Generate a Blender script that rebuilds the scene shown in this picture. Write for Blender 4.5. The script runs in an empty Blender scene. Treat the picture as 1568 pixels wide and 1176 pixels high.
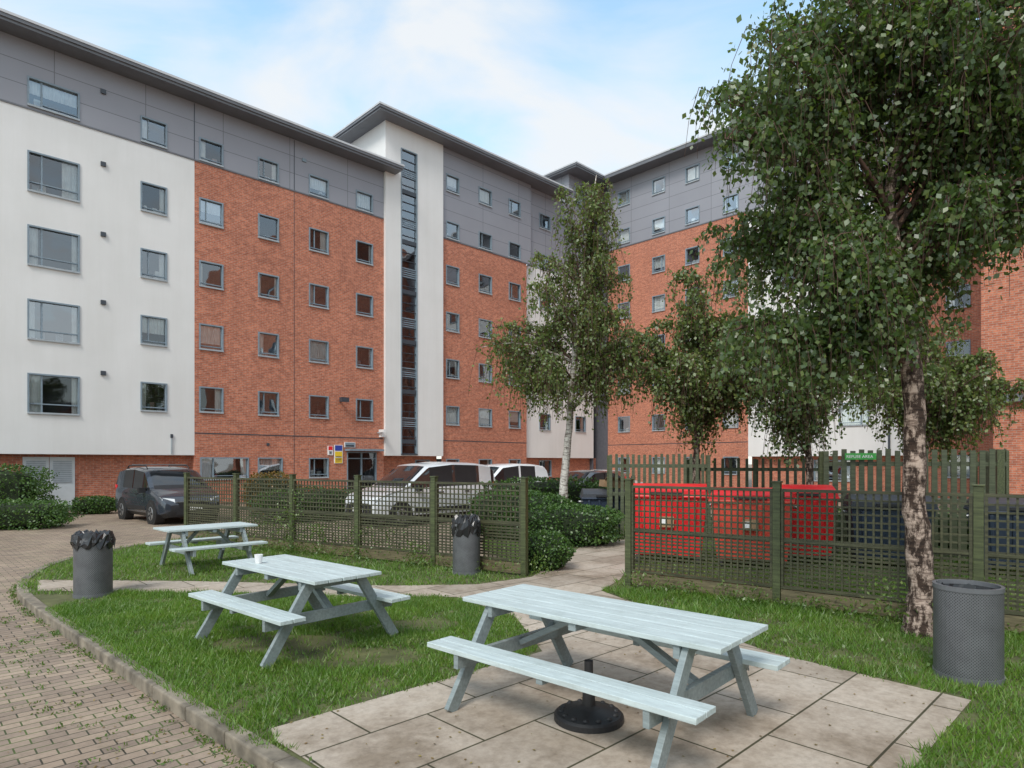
import bpy, bmesh, math, random
import numpy as np
from mathutils import Vector, Matrix
random.seed(7); rng=np.random.default_rng(7)
scene=bpy.context.scene
col=scene.collection
ANG=math.radians(44.4)

# ---------------------------------------------------------------- materials
def newmat(name):
    m=bpy.data.materials.new(name); m.use_nodes=True
    nt=m.node_tree; b=nt.nodes['Principled BSDF']
    return m,nt,b
def N(nt,t,**k):
    n=nt.nodes.new(t)
    for a,v in k.items(): setattr(n,a,v)
    return n
def objco(nt,scale=(1,1,1),rot=0):
    tc=N(nt,'ShaderNodeTexCoord'); mp=N(nt,'ShaderNodeMapping')
    nt.links.new(tc.outputs['Object'],mp.inputs['Vector'])
    mp.inputs['Scale'].default_value=scale; mp.inputs['Rotation'].default_value=(0,0,rot)
    return mp.outputs['Vector']
def noise(nt,vec,scale,detail=4,rough=.55):
    n=N(nt,'ShaderNodeTexNoise'); n.inputs['Scale'].default_value=scale
    n.inputs['Detail'].default_value=detail; n.inputs['Roughness'].default_value=rough
    if vec is not None: nt.links.new(vec,n.inputs['Vector'])
    return n.outputs['Fac']
def ramp(nt,fac,stops):
    r=N(nt,'ShaderNodeValToRGB'); e=r.color_ramp.elements
    while len(e)<len(stops): e.new(.5)
    for i,(p,c) in enumerate(stops):
        e[i].position=p; e[i].color=(c[0],c[1],c[2],1) if hasattr(c,'__len__') else (c,c,c,1)
    nt.links.new(fac,r.inputs['Fac']); return r.outputs['Color']
def mix(nt,fac,a,b,mode='MIX'):
    m=N(nt,'ShaderNodeMix',data_type='RGBA',blend_type=mode)
    if isinstance(fac,float): m.inputs[0].default_value=fac
    else: nt.links.new(fac,m.inputs[0])
    for s,v in ((6,a),(7,b)):
        if isinstance(v,tuple): m.inputs[s].default_value=(*v,1)
        else: nt.links.new(v,m.inputs[s])
    return m.outputs[2]
def bump(nt,b,h,strength=.3,dist=.01):
    bp=N(nt,'ShaderNodeBump'); bp.inputs['Strength'].default_value=strength; bp.inputs['Distance'].default_value=dist
    nt.links.new(h,bp.inputs['Height']); nt.links.new(bp.outputs['Normal'],b.inputs['Normal'])
def simple(name,c,rough=.6,var=.15,scale=6,metal=0,bmp=0,spec=.5,coat=0):
    m,nt,b=newmat(name); v=objco(nt)
    f=noise(nt,v,scale,5)
    lo=tuple(x*(1-var) for x in c); hi=tuple(min(1,x*(1+var)) for x in c)
    nt.links.new(ramp(nt,f,[(.3,lo),(.7,hi)]),b.inputs['Base Color'])
    b.inputs['Roughness'].default_value=rough; b.inputs['Metallic'].default_value=metal
    b.inputs['Specular IOR Level'].default_value=spec; b.inputs['Coat Weight'].default_value=coat
    if bmp: bump(nt,b,noise(nt,v,scale*6,4),bmp,.005)
    return m
def wallvec(nt):
    tc=N(nt,'ShaderNodeTexCoord'); s=N(nt,'ShaderNodeSeparateXYZ'); nt.links.new(tc.outputs['Object'],s.inputs[0])
    a=N(nt,'ShaderNodeMath',operation='ADD'); nt.links.new(s.outputs[0],a.inputs[0]); nt.links.new(s.outputs[1],a.inputs[1])
    c=N(nt,'ShaderNodeCombineXYZ'); nt.links.new(a.outputs[0],c.inputs[0]); nt.links.new(s.outputs[2],c.inputs[1])
    return c.outputs[0],tc.outputs['Object']
def brickmat(name,c1,c2,mort):
    m,nt,b=newmat(name); v,o=wallvec(nt)
    t=N(nt,'ShaderNodeTexBrick'); nt.links.new(v,t.inputs['Vector'])
    t.inputs['Scale'].default_value=1; t.inputs['Brick Width'].default_value=.225; t.inputs['Row Height'].default_value=.075
    t.inputs['Mortar Size'].default_value=.010; t.inputs['Mortar Smooth'].default_value=.2
    t.inputs['Color1'].default_value=(*c1,1); t.inputs['Color2'].default_value=(*c2,1); t.inputs['Mortar'].default_value=(*mort,1)
    f=noise(nt,o,.5,6,.6)
    c=mix(nt,.45,t.outputs['Color'],ramp(nt,f,[(.3,(.66,.64,.64)),(.7,(1,1,1))]),'MULTIPLY')
    f2=noise(nt,o,9,3,.7)
    c=mix(nt,.65,c,ramp(nt,f2,[(.38,(.58,.55,.56)),(.58,(1.0,1.0,1.0))]),'MULTIPLY')
    nt.links.new(c,b.inputs['Base Color']); b.inputs['Roughness'].default_value=.9
    bump(nt,b,t.outputs['Fac'],-.3,.01)
    return m
M={}
M['brick']=brickmat('brick_wall_mat',(.68,.232,.128),(.46,.135,.075),(.50,.33,.25))
def render_mat():
    m,nt,b=newmat('white_render_mat'); v=objco(nt); s=objco(nt,(1.5,1.5,.12))
    c=ramp(nt,noise(nt,v,.4,5),[(.3,(.72,.715,.70)),(.7,(.79,.785,.775))])
    c=mix(nt,.18,c,ramp(nt,noise(nt,s,1.2,6,.7),[(.35,(.78,.77,.74)),(.6,(1,1,1))]),'MULTIPLY')
    nt.links.new(c,b.inputs['Base Color']); b.inputs['Roughness'].default_value=.9
    bump(nt,b,noise(nt,v,60,3),.15,.005); return m
M['white']=render_mat()
def cladding(name,c):
    m,nt,b=newmat(name); v,o=wallvec(nt)
    t=N(nt,'ShaderNodeTexBrick'); nt.links.new(v,t.inputs['Vector']); t.offset=0
    t.inputs['Scale'].default_value=1; t.inputs['Brick Width'].default_value=3.0; t.inputs['Row Height'].default_value=.8
    t.inputs['Mortar Size'].default_value=.014; t.inputs['Mortar Smooth'].default_value=0
    t.inputs['Color1'].default_value=(*c,1); t.inputs['Color2'].default_value=(*[x*.93 for x in c],1); t.inputs['Mortar'].default_value=(*[x*.5 for x in c],1)
    c2=mix(nt,.3,t.outputs['Color'],ramp(nt,noise(nt,o,.7,5),[(.3,(.78,.78,.8)),(.7,(1,1,1))]),'MULTIPLY')
    nt.links.new(c2,b.inputs['Base Color']); b.inputs['Roughness'].default_value=.45; b.inputs['Metallic'].default_value=.0
    return m
M['grey']=cladding('grey_cladding_mat',(.305,.31,.345))
M['corner_shade']=simple('corner_shade_mat',(.10,.10,.115),.5)  # dark tone that paints in the shade of the recessed inner corner
M['fascia']=simple('roof_fascia_mat',(.14,.145,.16),.4,.1,1)
M['fascia_l']=simple('roof_edge_mat',(.55,.56,.58),.35,.1,1)
M['roof']=simple('roof_sheet_mat',(.22,.22,.24),.6)
M['frame']=simple('window_frame_mat',(.21,.27,.32),.4,.1)
M['dframe']=simple('dark_frame_mat',(.05,.06,.075),.4,.1)
M['sill']=simple('sill_mat',(.36,.40,.43),.4,.1)
M['room']=simple('room_dark_mat',(.04,.04,.045),.9,.5,.7)
M['curtain']=simple('curtain_mat',(.80,.80,.78),.9,.12,3)
M['curtain2']=simple('blind_mat',(.45,.30,.26),.9,.2,3)
def glassmat():
    m=bpy.data.materials.new('window_glass_mat'); m.use_nodes=True; nt=m.node_tree; nt.nodes.clear()
    o=N(nt,'ShaderNodeOutputMaterial'); t=N(nt,'ShaderNodeBsdfTransparent'); t.inputs[0].default_value=(.88,.92,.92,1)
    g=N(nt,'ShaderNodeBsdfGlossy'); g.inputs['Roughness'].default_value=.02; g.inputs[0].default_value=(.9,.95,1,1)
    fr=N(nt,'ShaderNodeFresnel'); fr.inputs[0].default_value=1.5
    a=N(nt,'ShaderNodeMath',operation='ADD'); nt.links.new(fr.outputs[0],a.inputs[0])
    ge=N(nt,'ShaderNodeNewGeometry'); mr=N(nt,'ShaderNodeMapRange'); nt.links.new(ge.outputs['Random Per Island'],mr.inputs[0]); mr.inputs[3].default_value=.05; mr.inputs[4].default_value=.34
    nt.links.new(mr.outputs[0],a.inputs[1])
    x=N(nt,'ShaderNodeMixShader'); nt.links.new(a.outputs[0],x.inputs[0]); nt.links.new(t.outputs[0],x.inputs[1]); nt.links.new(g.outputs[0],x.inputs[2])
    v=objco(nt); bp=N(nt,'ShaderNodeBump'); bp.inputs['Strength'].default_value=.12; bp.inputs['Distance'].default_value=.08
    nt.links.new(noise(nt,v,.9,1),bp.inputs['Height']); nt.links.new(bp.outputs[0],g.inputs['Normal'])
    nt.links.new(x.outputs[0],o.inputs[0]); return m
M['glass']=glassmat()
M['black']=simple('black_plastic_mat',(.02,.02,.022),.5)
def slab():
    m,nt,b=newmat('paving_slab_mat'); v=objco(nt,(1,1,1),-ANG+0.0)
    t=N(nt,'ShaderNodeTexBrick'); nt.links.new(v,t.inputs['Vector']); t.offset=.5
    t.inputs['Scale'].default_value=1; t.inputs['Brick Width'].default_value=.9; t.inputs['Row Height'].default_value=.6
    t.inputs['Mortar Size'].default_value=.009; t.inputs['Mortar Smooth'].default_value=.3
    t.inputs['Color1'].default_value=(.54,.465,.385,1); t.inputs['Color2'].default_value=(.42,.36,.295,1); t.inputs['Mortar'].default_value=(.075,.07,.035,1)
    c=mix(nt,.9,t.outputs['Color'],ramp(nt,noise(nt,v,1.1,8,.68),[(.36,(.48,.43,.37)),(.49,(.84,.81,.78)),(.62,(1,1,1))]),'MULTIPLY')
    c=mix(nt,.6,c,ramp(nt,noise(nt,v,14,6,.75),[(.35,(.60,.58,.56)),(.6,(1,1,1))]),'MULTIPLY')
    nt.links.new(c,b.inputs['Base Color']); b.inputs['Roughness'].default_value=.85
    bump(nt,b,t.outputs['Fac'],-.5,.01); return m
M['slab']=slab()
def pavers():
    m,nt,b=newmat('block_paving_mat'); v=objco(nt,(1,1,1),-ANG)
    t=N(nt,'ShaderNodeTexBrick'); nt.links.new(v,t.inputs['Vector']); t.offset=.5
    t.inputs['Scale'].default_value=1; t.inputs['Brick Width'].default_value=.2; t.inputs['Row Height'].default_value=.1
    t.inputs['Mortar Size'].default_value=.006; t.inputs['Mortar Smooth'].default_value=.3; t.inputs['Bias'].default_value=-.1
    t.inputs['Color1'].default_value=(.42,.32,.24,1); t.inputs['Color2'].default_value=(.27,.205,.16,1); t.inputs['Mortar'].default_value=(.05,.045,.028,1)
    c=mix(nt,.75,t.outputs['Color'],ramp(nt,noise(nt,v,.8,7,.65),[(.3,(.55,.53,.5)),(.65,(1,1,1))]),'MULTIPLY')
    moss=ramp(nt,noise(nt,v,1.6,8,.7),[(.45,0),(.58,1)])
    mf=N(nt,'ShaderNodeMath',operation='MULTIPLY'); nt.links.new(moss,mf.inputs[0]); nt.links.new(t.outputs['Fac'],mf.inputs[1])
    c=mix(nt,mf.outputs[0],c,(.07,.11,.02))
    m2=ramp(nt,noise(nt,v,2.3,9,.75),[(.60,0),(.70,.55)])
    c=mix(nt,m2,c,(.10,.10,.04))
    c=mix(nt,.4,c,ramp(nt,noise(nt,v,22,5,.75),[(.35,(.55,.53,.5)),(.6,(1,1,1))]),'MULTIPLY')
    nt.links.new(c,b.inputs['Base Color']); b.inputs['Roughness'].default_value=.8
    bump(nt,b,t.outputs['Fac'],-.7,.01); return m
M['pavers']=pavers()
M['kerb']=simple('kerb_mat',(.20,.17,.13),.9,.55,5,bmp=.5)
M['soil']=simple('soil_grass_mat',(.095,.10,.038),.95,.5,3)
def leafmat(name,cols,trans=.35,gloss=.05,patch=1.6,plo=(.62,.68,.6),phi=(1.15,1.1,1.0)):
    m=bpy.data.materials.new(name); m.use_nodes=True; nt=m.node_tree; nt.nodes.clear()
    o=N(nt,'ShaderNodeOutputMaterial'); g=N(nt,'ShaderNodeNewGeometry')
    n=len(cols); c=ramp(nt,g.outputs['Random Per Island'],[(i/(n-1),x) for i,x in enumerate(cols)])
    v=objco(nt); c=mix(nt,.6,c,ramp(nt,noise(nt,v,patch,4,.6),[(.35,plo),(.62,phi)]),'MULTIPLY')
    b=N(nt,'ShaderNodeBsdfDiffuse'); nt.links.new(c,b.inputs[0])
    tr=N(nt,'ShaderNodeBsdfTranslucent'); cc=mix(nt,1.0,c,(1.5,1.6,.7),'MULTIPLY'); nt.links.new(cc,tr.inputs[0])
    x=N(nt,'ShaderNodeMixShader'); x.inputs[0].default_value=trans
    nt.links.new(b.outputs[0],x.inputs[1]); nt.links.new(tr.outputs[0],x.inputs[2])
    gl=N(nt,'ShaderNodeBsdfGlossy'); gl.inputs['Roughness'].default_value=.42
    y=N(nt,'ShaderNodeMixShader'); y.inputs[0].default_value=gloss
    nt.links.new(x.outputs[0],y.inputs[1]); nt.links.new(gl.outputs[0],y.inputs[2])
    nt.links.new(y.outputs[0],o.inputs[0]); return m
M['leaf']=leafmat('birch_leaf_mat',[(.05,.09,.028),(.08,.14,.042),(.13,.20,.06),(.065,.105,.035),(.20,.25,.075)],.38,.065)
M['leaf2']=leafmat('birch_leaf_far_mat',[(.085,.13,.04),(.12,.175,.055),(.17,.23,.08),(.22,.25,.08)],.38)
M['hedge']=leafmat('hedge_leaf_mat',[(.035,.08,.02),(.06,.13,.028),(.10,.19,.04),(.045,.095,.022)],.2)
M['bush']=leafmat('bush_leaf_mat',[(.10,.12,.03),(.22,.12,.03),(.30,.16,.05),(.08,.12,.03)],.2)
M['grass']=leafmat('grass_blade_mat',[(.085,.175,.026),(.13,.26,.037),(.175,.32,.05),(.10,.20,.03),(.27,.34,.10)],.38,.04,1.1,(.66,.68,.8),(1.12,1.02,.9))
M['weed']=leafmat('weed_mat',[(.08,.15,.03),(.12,.2,.04),(.16,.2,.06)],.3)
M['litter']=leafmat('fallen_leaf_mat',[(.25,.16,.05),(.16,.09,.03),(.32,.25,.08),(.10,.07,.03)],.1)
def bark(name,light,dark,lo=.42,hi=.58):
    m,nt,b=newmat(name); v=objco(nt,(1,1,.45))
    f=noise(nt,v,12,7,.72); c=ramp(nt,f,[(lo,dark),(hi,light)])
    v2=objco(nt,(1,1,5)); c=mix(nt,.75,c,ramp(nt,noise(nt,v2,7,5,.7),[(.42,(.18,.13,.11)),(.52,(1,1,1))]),'MULTIPLY')
    nt.links.new(c,b.inputs['Base Color']); b.inputs['Roughness'].default_value=.9
    bump(nt,b,f,1.0,.04); return m
M['bark']=bark('birch_bark_mat',(.52,.40,.33),(.055,.032,.022),.47,.57)
M['bark_up']=bark('birch_upper_bark_mat',(.22,.13,.09),(.05,.03,.02),.45,.6)
M['bark2']=bark('birch_bark_white_mat',(.66,.62,.56),(.12,.09,.07),.34,.46)
M['twig']=simple('twig_mat',(.10,.055,.04),.9)
def wood(name,c,var=.12):
    m,nt,b=newmat(name); v=objco(nt,(1.2,14,14))
    f=noise(nt,v,3,6,.65); lo=tuple(x*(1-var*1.6) for x in c); hi=tuple(min(1,x*(1+var)) for x in c)
    cc=ramp(nt,f,[(.3,lo),(.65,hi)])
    g=N(nt,'ShaderNodeNewGeometry'); cc=mix(nt,.6,cc,ramp(nt,g.outputs['Random Per Island'],[(0,(.86,.86,.86)),(1,(1,1,1))]),'MULTIPLY')
    o=objco(nt); cc=mix(nt,.5,cc,ramp(nt,noise(nt,o,5,6,.75),[(.3,(.7,.7,.66)),(.5,(1,1,1))]),'MULTIPLY')
    nt.links.new(cc,b.inputs['Base Color']); b.inputs['Roughness'].default_value=.5
    bump(nt,b,f,.25,.004); return m
M['tabletop']=wood('painted_plank_mat',(.53,.61,.61))
M['tableleg']=wood('painted_frame_mat',(.25,.295,.30),.15)
M['fencewood']=wood('fence_wood_mat',(.065,.066,.034),.4)
M['fencepost']=wood('fence_post_mat',(.075,.09,.037),.4)
M['fenceboard']=wood('fence_board_mat',(.15,.125,.07),.35)
M['picket']=wood('picket_mat',(.085,.10,.055),.3)
M['red']=simple('red_bin_mat',(.72,.02,.025),.4,.25,2)
M['orange']=simple('faded_red_mat',(.66,.08,.05),.5,.3,2)
M['navy']=simple('navy_bin_mat',(.03,.045,.075),.5,.2,2)
M['lid']=simple('bin_lid_mat',(.05,.055,.065),.45,.2,2)
M['bag']=simple('bin_bag_mat',(.018,.018,.02),.25,.2,8)
def perf():
    m,nt,b=newmat('perforated_steel_mat')
    tc=N(nt,'ShaderNodeTexCoord'); s=N(nt,'ShaderNodeSeparateXYZ'); nt.links.new(tc.outputs['Object'],s.inputs[0])
    at=N(nt,'ShaderNodeMath',operation='ARCTAN2'); nt.links.new(s.outputs[1],at.inputs[0]); nt.links.new(s.outputs[0],at.inputs[1])
    mu=N(nt,'ShaderNodeMath',operation='MULTIPLY'); mu.inputs[1].default_value=.25; nt.links.new(at.outputs[0],mu.inputs[0])
    ad=N(nt,'ShaderNodeMath',operation='ADD'); nt.links.new(mu.outputs[0],ad.inputs[0]); nt.links.new(s.outputs[2],ad.inputs[1])
    su=N(nt,'ShaderNodeMath',operation='SUBTRACT'); nt.links.new(mu.outputs[0],su.inputs[0]); nt.links.new(s.outputs[2],su.inputs[1])
    outs=[]
    for q in (ad,su):
        k=N(nt,'ShaderNodeMath',operation='MULTIPLY'); k.inputs[1].default_value=2*math.pi/.024; nt.links.new(q.outputs[0],k.inputs[0])
        w=N(nt,'ShaderNodeMath',operation='SINE'); nt.links.new(k.outputs[0],w.inputs[0]); outs.append(w)
    p=N(nt,'ShaderNodeMath',operation='ADD'); nt.links.new(outs[0].outputs[0],p.inputs[0]); nt.links.new(outs[1].outputs[0],p.inputs[1])
    c=ramp(nt,p.outputs[0],[(.55,(.15,.155,.165)),(.8,(.03,.03,.033))])
    c=mix(nt,.5,c,ramp(nt,noise(nt,tc.outputs['Object'],6,6,.7),[(.35,(.6,.6,.6)),(.6,(1.15,1.15,1.15))]),'MULTIPLY')
    nt.links.new(c,b.inputs['Base Color']); b.inputs['Roughness'].default_value=.45; b.inputs['Metallic'].default_value=.2
    return m
M['perf']=perf()
M['steel']=simple('painted_steel_mat',(.13,.135,.145),.4)
M['tyre']=simple('tyre_mat',(.018,.018,.018),.8)
M['hub']=simple('hub_mat',(.35,.36,.37),.3,metal=.7)
M['carglass']=simple('car_glass_mat',(.012,.015,.018),.04,spec=.9,coat=.6)
M['darkpaint']=simple('dark_car_paint_mat',(.03,.038,.052),.25,.03,coat=1)
M['silver']=simple('silver_car_paint_mat',(.66,.68,.70),.28,.03,metal=.15,coat=1)
M['whitepaint']=simple('white_car_paint_mat',(.78,.79,.80),.3,.03,coat=1)
M['lamp']=simple('headlamp_mat',(.75,.78,.8),.1,.05)
M['plate']=simple('plate_mat',(.75,.75,.72),.5,.05)
M['yellow']=simple('yellow_sign_mat',(.8,.55,.03),.5,.05)
M['blue']=simple('blue_sign_mat',(.03,.06,.35),.5,.05)
M['signwhite']=simple('white_sign_mat',(.8,.8,.8),.5,.05)
M['signgreen']=simple('green_sign_mat',(.05,.33,.06),.5,.05)
M['card']=simple('cardboard_mat',(.32,.20,.11),.8,.2)
M['doorwhite']=simple('louvre_door_mat',(.6,.64,.66),.5,.05)
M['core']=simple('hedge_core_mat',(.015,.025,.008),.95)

# ---------------------------------------------------------------- mesh builder
class MB:
    def __init__(s): s.v=[]; s.f=[]; s.mi=[]; s.mats=[]
    def m(s,key):
        if key not in s.mats: s.mats.append(key)
        return s.mats.index(key)
    def quad(s,pts,key):
        i=len(s.v); s.v+= [tuple(p) for p in pts]; s.f.append(tuple(range(i,i+len(pts)))); s.mi.append(s.m(key))
    def hexa(s,c,key):
        i=len(s.v); s.v+=[tuple(p) for p in c]; k=s.m(key)
        for f in ((3,2,1,0),(4,5,6,7),(0,1,5,4),(1,2,6,5),(2,3,7,6),(3,0,4,7)):
            s.f.append(tuple(i+j for j in f)); s.mi.append(k)
    def box(s,a,b,key):
        x0,y0,z0=a; x1,y1,z1=b
        s.hexa([(x0,y0,z0),(x1,y0,z0),(x1,y1,z0),(x0,y1,z0),(x0,y0,z1),(x1,y0,z1),(x1,y1,z1),(x0,y1,z1)],key)
    def beam(s,p,q,w,h,key,up=(0,0,1)):
        p=Vector(p); q=Vector(q); d=(q-p).normalized(); u=Vector(up)
        sd=d.cross(u)
        if sd.length<1e-4: sd=d.cross(Vector((1,0,0)))
        sd.normalize(); u=sd.cross(d).normalized(); sd*=w/2; u*=h/2
        s.hexa([p-sd-u,p+sd-u,q+sd-u,q-sd-u,p-sd+u,p+sd+u,q+sd+u,q-sd+u],key)
    def tube(s,pts,rad,n,key,cap=True):
        pts=[Vector(p) for p in pts]; k=s.m(key); rings=[]
        for i,p in enumerate(pts):
            d=(pts[min(i+1,len(pts)-1)]-pts[max(i-1,0)])
            if d.length<1e-6: d=Vector((0,0,1))
            d.normalize(); a=d.cross(Vector((.13,.97,.2))).normalized(); b=d.cross(a)
            st=len(s.v); r=rad[i]
            for j in range(n):
                t=2*math.pi*j/n; s.v.append(tuple(p+a*(r*math.cos(t))+b*(r*math.sin(t))))
            rings.append(st)
        for i in range(len(rings)-1):
            for j in range(n):
                j2=(j+1)%n; s.f.append((rings[i]+j,rings[i]+j2,rings[i+1]+j2,rings[i+1]+j)); s.mi.append(k)
        if cap and n>3:
            s.f.append(tuple(rings[0]+j for j in range(n))[::-1]); s.mi.append(k)
            s.f.append(tuple(rings[-1]+j for j in range(n))); s.mi.append(k)
    def build(s,name,parent=None,smooth=False,bevel=0,recalc=False):
        me=bpy.data.meshes.new(name); me.from_pydata(s.v,[],s.f)
        for k in s.mats: me.materials.append(M[k])
        me.polygons.foreach_set('material_index',s.mi)
        if smooth: me.polygons.foreach_set('use_smooth',[True]*len(s.f))
        me.update()
        if recalc:
            bm=bmesh.new(); bm.from_mesh(me); bmesh.ops.recalc_face_normals(bm,faces=bm.faces); bm.to_mesh(me); bm.free()
        o=bpy.data.objects.new(name,me); col.objects.link(o)
        if parent: o.parent=parent
        if bevel:
            b=o.modifiers.new('bevel','BEVEL'); b.width=bevel; b.segments=2; b.limit_method='ANGLE'
        return o
def empty(name,loc=(0,0,0),rz=0,parent=None):
    e=bpy.data.objects.new(name,None); col.objects.link(e); e.location=loc; e.rotation_euler=(0,0,rz); e.parent=parent; return e
def np_mesh(name,verts,k,mat,parent=None):
    n=len(verts)//k; me=bpy.data.meshes.new(name)
    me.vertices.add(len(verts)); me.vertices.foreach_set('co',np.asarray(verts,dtype=np.float32).ravel())
    me.loops.add(n*k); me.loops.foreach_set('vertex_index',np.arange(n*k,dtype=np.int32))
    me.polygons.add(n); me.polygons.foreach_set('loop_start',np.arange(0,n*k,k,dtype=np.int32))
    me.update(calc_edges=True); me.materials.append(mat)
    o=bpy.data.objects.new(name,me); col.objects.link(o)
    if parent: o.parent=parent
    return o
def norm(a): return a/np.maximum(np.linalg.norm(a,axis=1,keepdims=True),1e-6)
def leaves(pos,size,down=.7,width=.38,nrm=None):
    n=len(pos); d=rng.normal(size=(n,3)); d[:,2]-=down*1.5; d=norm(d)
    if nrm is not None: d=norm(rng.normal(size=(n,3))*.8+nrm*.5)
    s=norm(np.cross(d,rng.normal(size=(n,3))))
    L=(size*rng.uniform(.65,1.25,n))[:,None]
    v=np.empty((n,4,3)); v[:,0]=pos; v[:,1]=pos+d*L*.45+s*L*width; v[:,2]=pos+d*L; v[:,3]=pos+d*L*.45-s*L*width
    return v.reshape(-1,3)

# ---------------------------------------------------------------- apartment building
bld=empty('apartment_building',rz=ANG)
B0=28.5; A0=37.0
def PA(off=0): return lambda u,d,z:(u,B0+off+d,z)
def PC(off=0): return lambda u,d,z:(A0+off+d,u,z)
walls=MB(); frames=MB(); glass=MB(); inter=MB()
def pbox(mb,P,u0,u1,d0,d1,z0,z1,key):
    c=[P(u0,d0,z0),P(u1,d0,z0),P(u1,d1,z0),P(u0,d1,z0),P(u0,d0,z1),P(u1,d0,z1),P(u1,d1,z1),P(u0,d1,z1)]
    mb.hexa(c,key)
def facade(P,u0,u1,z0,z1,wins,key,mb=None,detail=True,rev=.14):
    mb=mb or walls
    us=sorted({u0,u1,*[w[0] for w in wins],*[w[1] for w in wins]}); zs=sorted({z0,z1,*[w[2] for w in wins],*[w[3] for w in wins]})
    for i in range(len(us)-1):
        for j in range(len(zs)-1):
            cu=(us[i]+us[i+1])/2; cz=(zs[j]+zs[j+1])/2
            if any(w[0]<cu<w[1] and w[2]<cz<w[3] for w in wins): continue
            mb.quad([P(us[i],0,zs[j]),P(us[i+1],0,zs[j]),P(us[i+1],0,zs[j+1]),P(us[i],0,zs[j+1])],key)
    for w in wins:
        a,b,c,d=w[:4]
        for q in ([(a,c),(b,c)],[(b,c),(b,d)],[(b,d),(a,d)],[(a,d),(a,c)]):
            (p1,q1),(p2,q2)=q
            mb.quad([P(p1,0,q1),P(p2,0,q2),P(p2,rev,q2),P(p1,rev,q1)],key)
        if detail: window(P,*w)
def window(P,a,b,c,d,style='n'):
    F=.055; k='frame'
    f0,f1=-.035,.10
    pbox(frames,P,a,b,f0-.03,f1,c-.01,c+F,'sill' if style!='stair' else 'dframe')
    pbox(frames,P,a,b,f0,f1,d-F,d,k); pbox(frames,P,a,a+F,f0,f1,c+F,d-F,k); pbox(frames,P,b-F,b,f0,f1,c+F,d-F,k)
    g=.075
    if style=='n':
        pbox(frames,P,a+F,b-F,.03,.09,c+F+.10,c+F+.135,k)
        x=a+(b-a)*.30
        if random.random()<.35: pbox(frames,P,x-.018,x+.018,.03,.09,c+F+.135,d-F,k)
    elif style=='wide':
        x=a+(b-a)*.27; pbox(frames,P,x-.025,x+.025,.03,.095,c+F,d-F,k)
        if d-c>1.3: pbox(frames,P,a+F,b-F,.025,.09,c+.34,c+.38,k)
        else: pbox(frames,P,x+.025,b-F,.03,.09,c+.16,c+.19,k)
    elif style=='door':
        x=(a+b)/2; pbox(frames,P,x-.03,x+.03,.0,.09,c+F,d-F,k); pbox(frames,P,a+F,b-F,.03,.088,c+1.9,c+1.95,k)
    elif style=='stair':
        z=c+F
        while z<d-.3:
            pbox(frames,P,a+F,b-F,.03,.092,z,z+.03,'dframe'); z+=.445
        for fl in range(7):
            zz=2.75+fl*2.65
            if c<zz<d-.6:
                pbox(frames,P,a+F,b-F,.0,.09,zz,zz+.22,'dframe')
                for q in range(5): pbox(frames,P,a+F,b-F,.045,.088,zz+.9+q*.11,zz+.95+q*.11,'frame')
    glass.quad([P(a+F,g,c+F),P(b-F,g,c+F),P(b-F,g,d-F),P(a+F,g,d-F)],'glass')
    D=1.1
    inter.quad([P(a,D,c),P(b,D,c),P(b,D,d),P(a,D,d)],'room')
    for (p1,q1),(p2,q2) in (((a,c),(b,c)),((b,c),(b,d)),((b,d),(a,d)),((a,d),(a,c))):
        inter.quad([P(p1,.15,q1),P(p2,.15,q2),P(p2,D,q2),P(p1,D,q1)],'room')
    if style in('n','wide'):
        r=random.random(); top=c>14
        def cur(x0,x1,z0,z1,key='curtain',d=.17):
            n=max(2,int((x1-x0)/.06))
            for i in range(n):
                xa=x0+(x1-x0)*i/n; xb=x0+(x1-x0)*(i+1)/n
                inter.quad([P(xa,d+.03*(i%2),z0),P(xb,d+.03*((i+1)%2),z0),P(xb,d+.03*((i+1)%2),z1),P(xa,d+.03*(i%2),z1)],key)
        if r<(.5 if top else .16): cur(a+.03,b-.03,c+(.0 if random.random()<.5 else random.uniform(.25,.6)),d)
        elif r<.8:
            w=(b-a)*random.uniform(.14,.36)
            if random.random()<.6: cur(a+.03,a+w,c,d)
            else: cur(b-w,b-.03,c,d)
            if style=='wide' or random.random()<.3: cur(b-(b-a)*.14,b-.03,c,d)
        if r>.45:
            for _ in range(3):
                x=random.uniform(a+.12,b-.3); hh=random.uniform(.12,.4)
                pbox(inter,P,x,x+random.uniform(.1,.25),.22,.36,c+.02,c+.02+hh,random.choice(['curtain','curtain2','frame','curtain']))
T=[12.9,10.25,7.6,4.95]
P=PA()
wide=[(-5.4,-3.8),(-.6,1.0),(3.70,5.28)]; nar=[(-2.3,-1.3),(7.31,8.28)]
facade(P,-9,9.33,2.05,14.4,[(a,b,t-1.45,t,'wide') for a,b in wide for t in T]+[(a,b,t-1.17,t,'n') for a,b in nar for t in T],'white')
bw=[(9.51,10.50),(12.01,12.97),(14.44,15.46),(16.96,17.94)]
facade(P,-9,18.6,14.4,16.8,[(a,b,14.5,15.55,'wide') for a,b in wide]+[(a,b,14.47,15.5,'n') for a,b in nar]+[(a,b,14.44,15.42,'n') for a,b in bw],'grey')
facade(P,9.33,18.6,0,14.4,[(a,b,t-1.1,t,'n') for a,b in bw for t in T]+[(9.55,11.6,1.0,1.97,'wide'),(12.0,13.15,1.0,1.97,'n'),(14.44,15.46,1.0,1.97,'n'),(16.45,18.15,.02,2.28,'door')],'brick')
PT=PA(-.16)
facade(PT,18.6,22.38,2.1,19.45,[(19.55,20.6,2.15,18.35,'stair')],'white')
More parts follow.
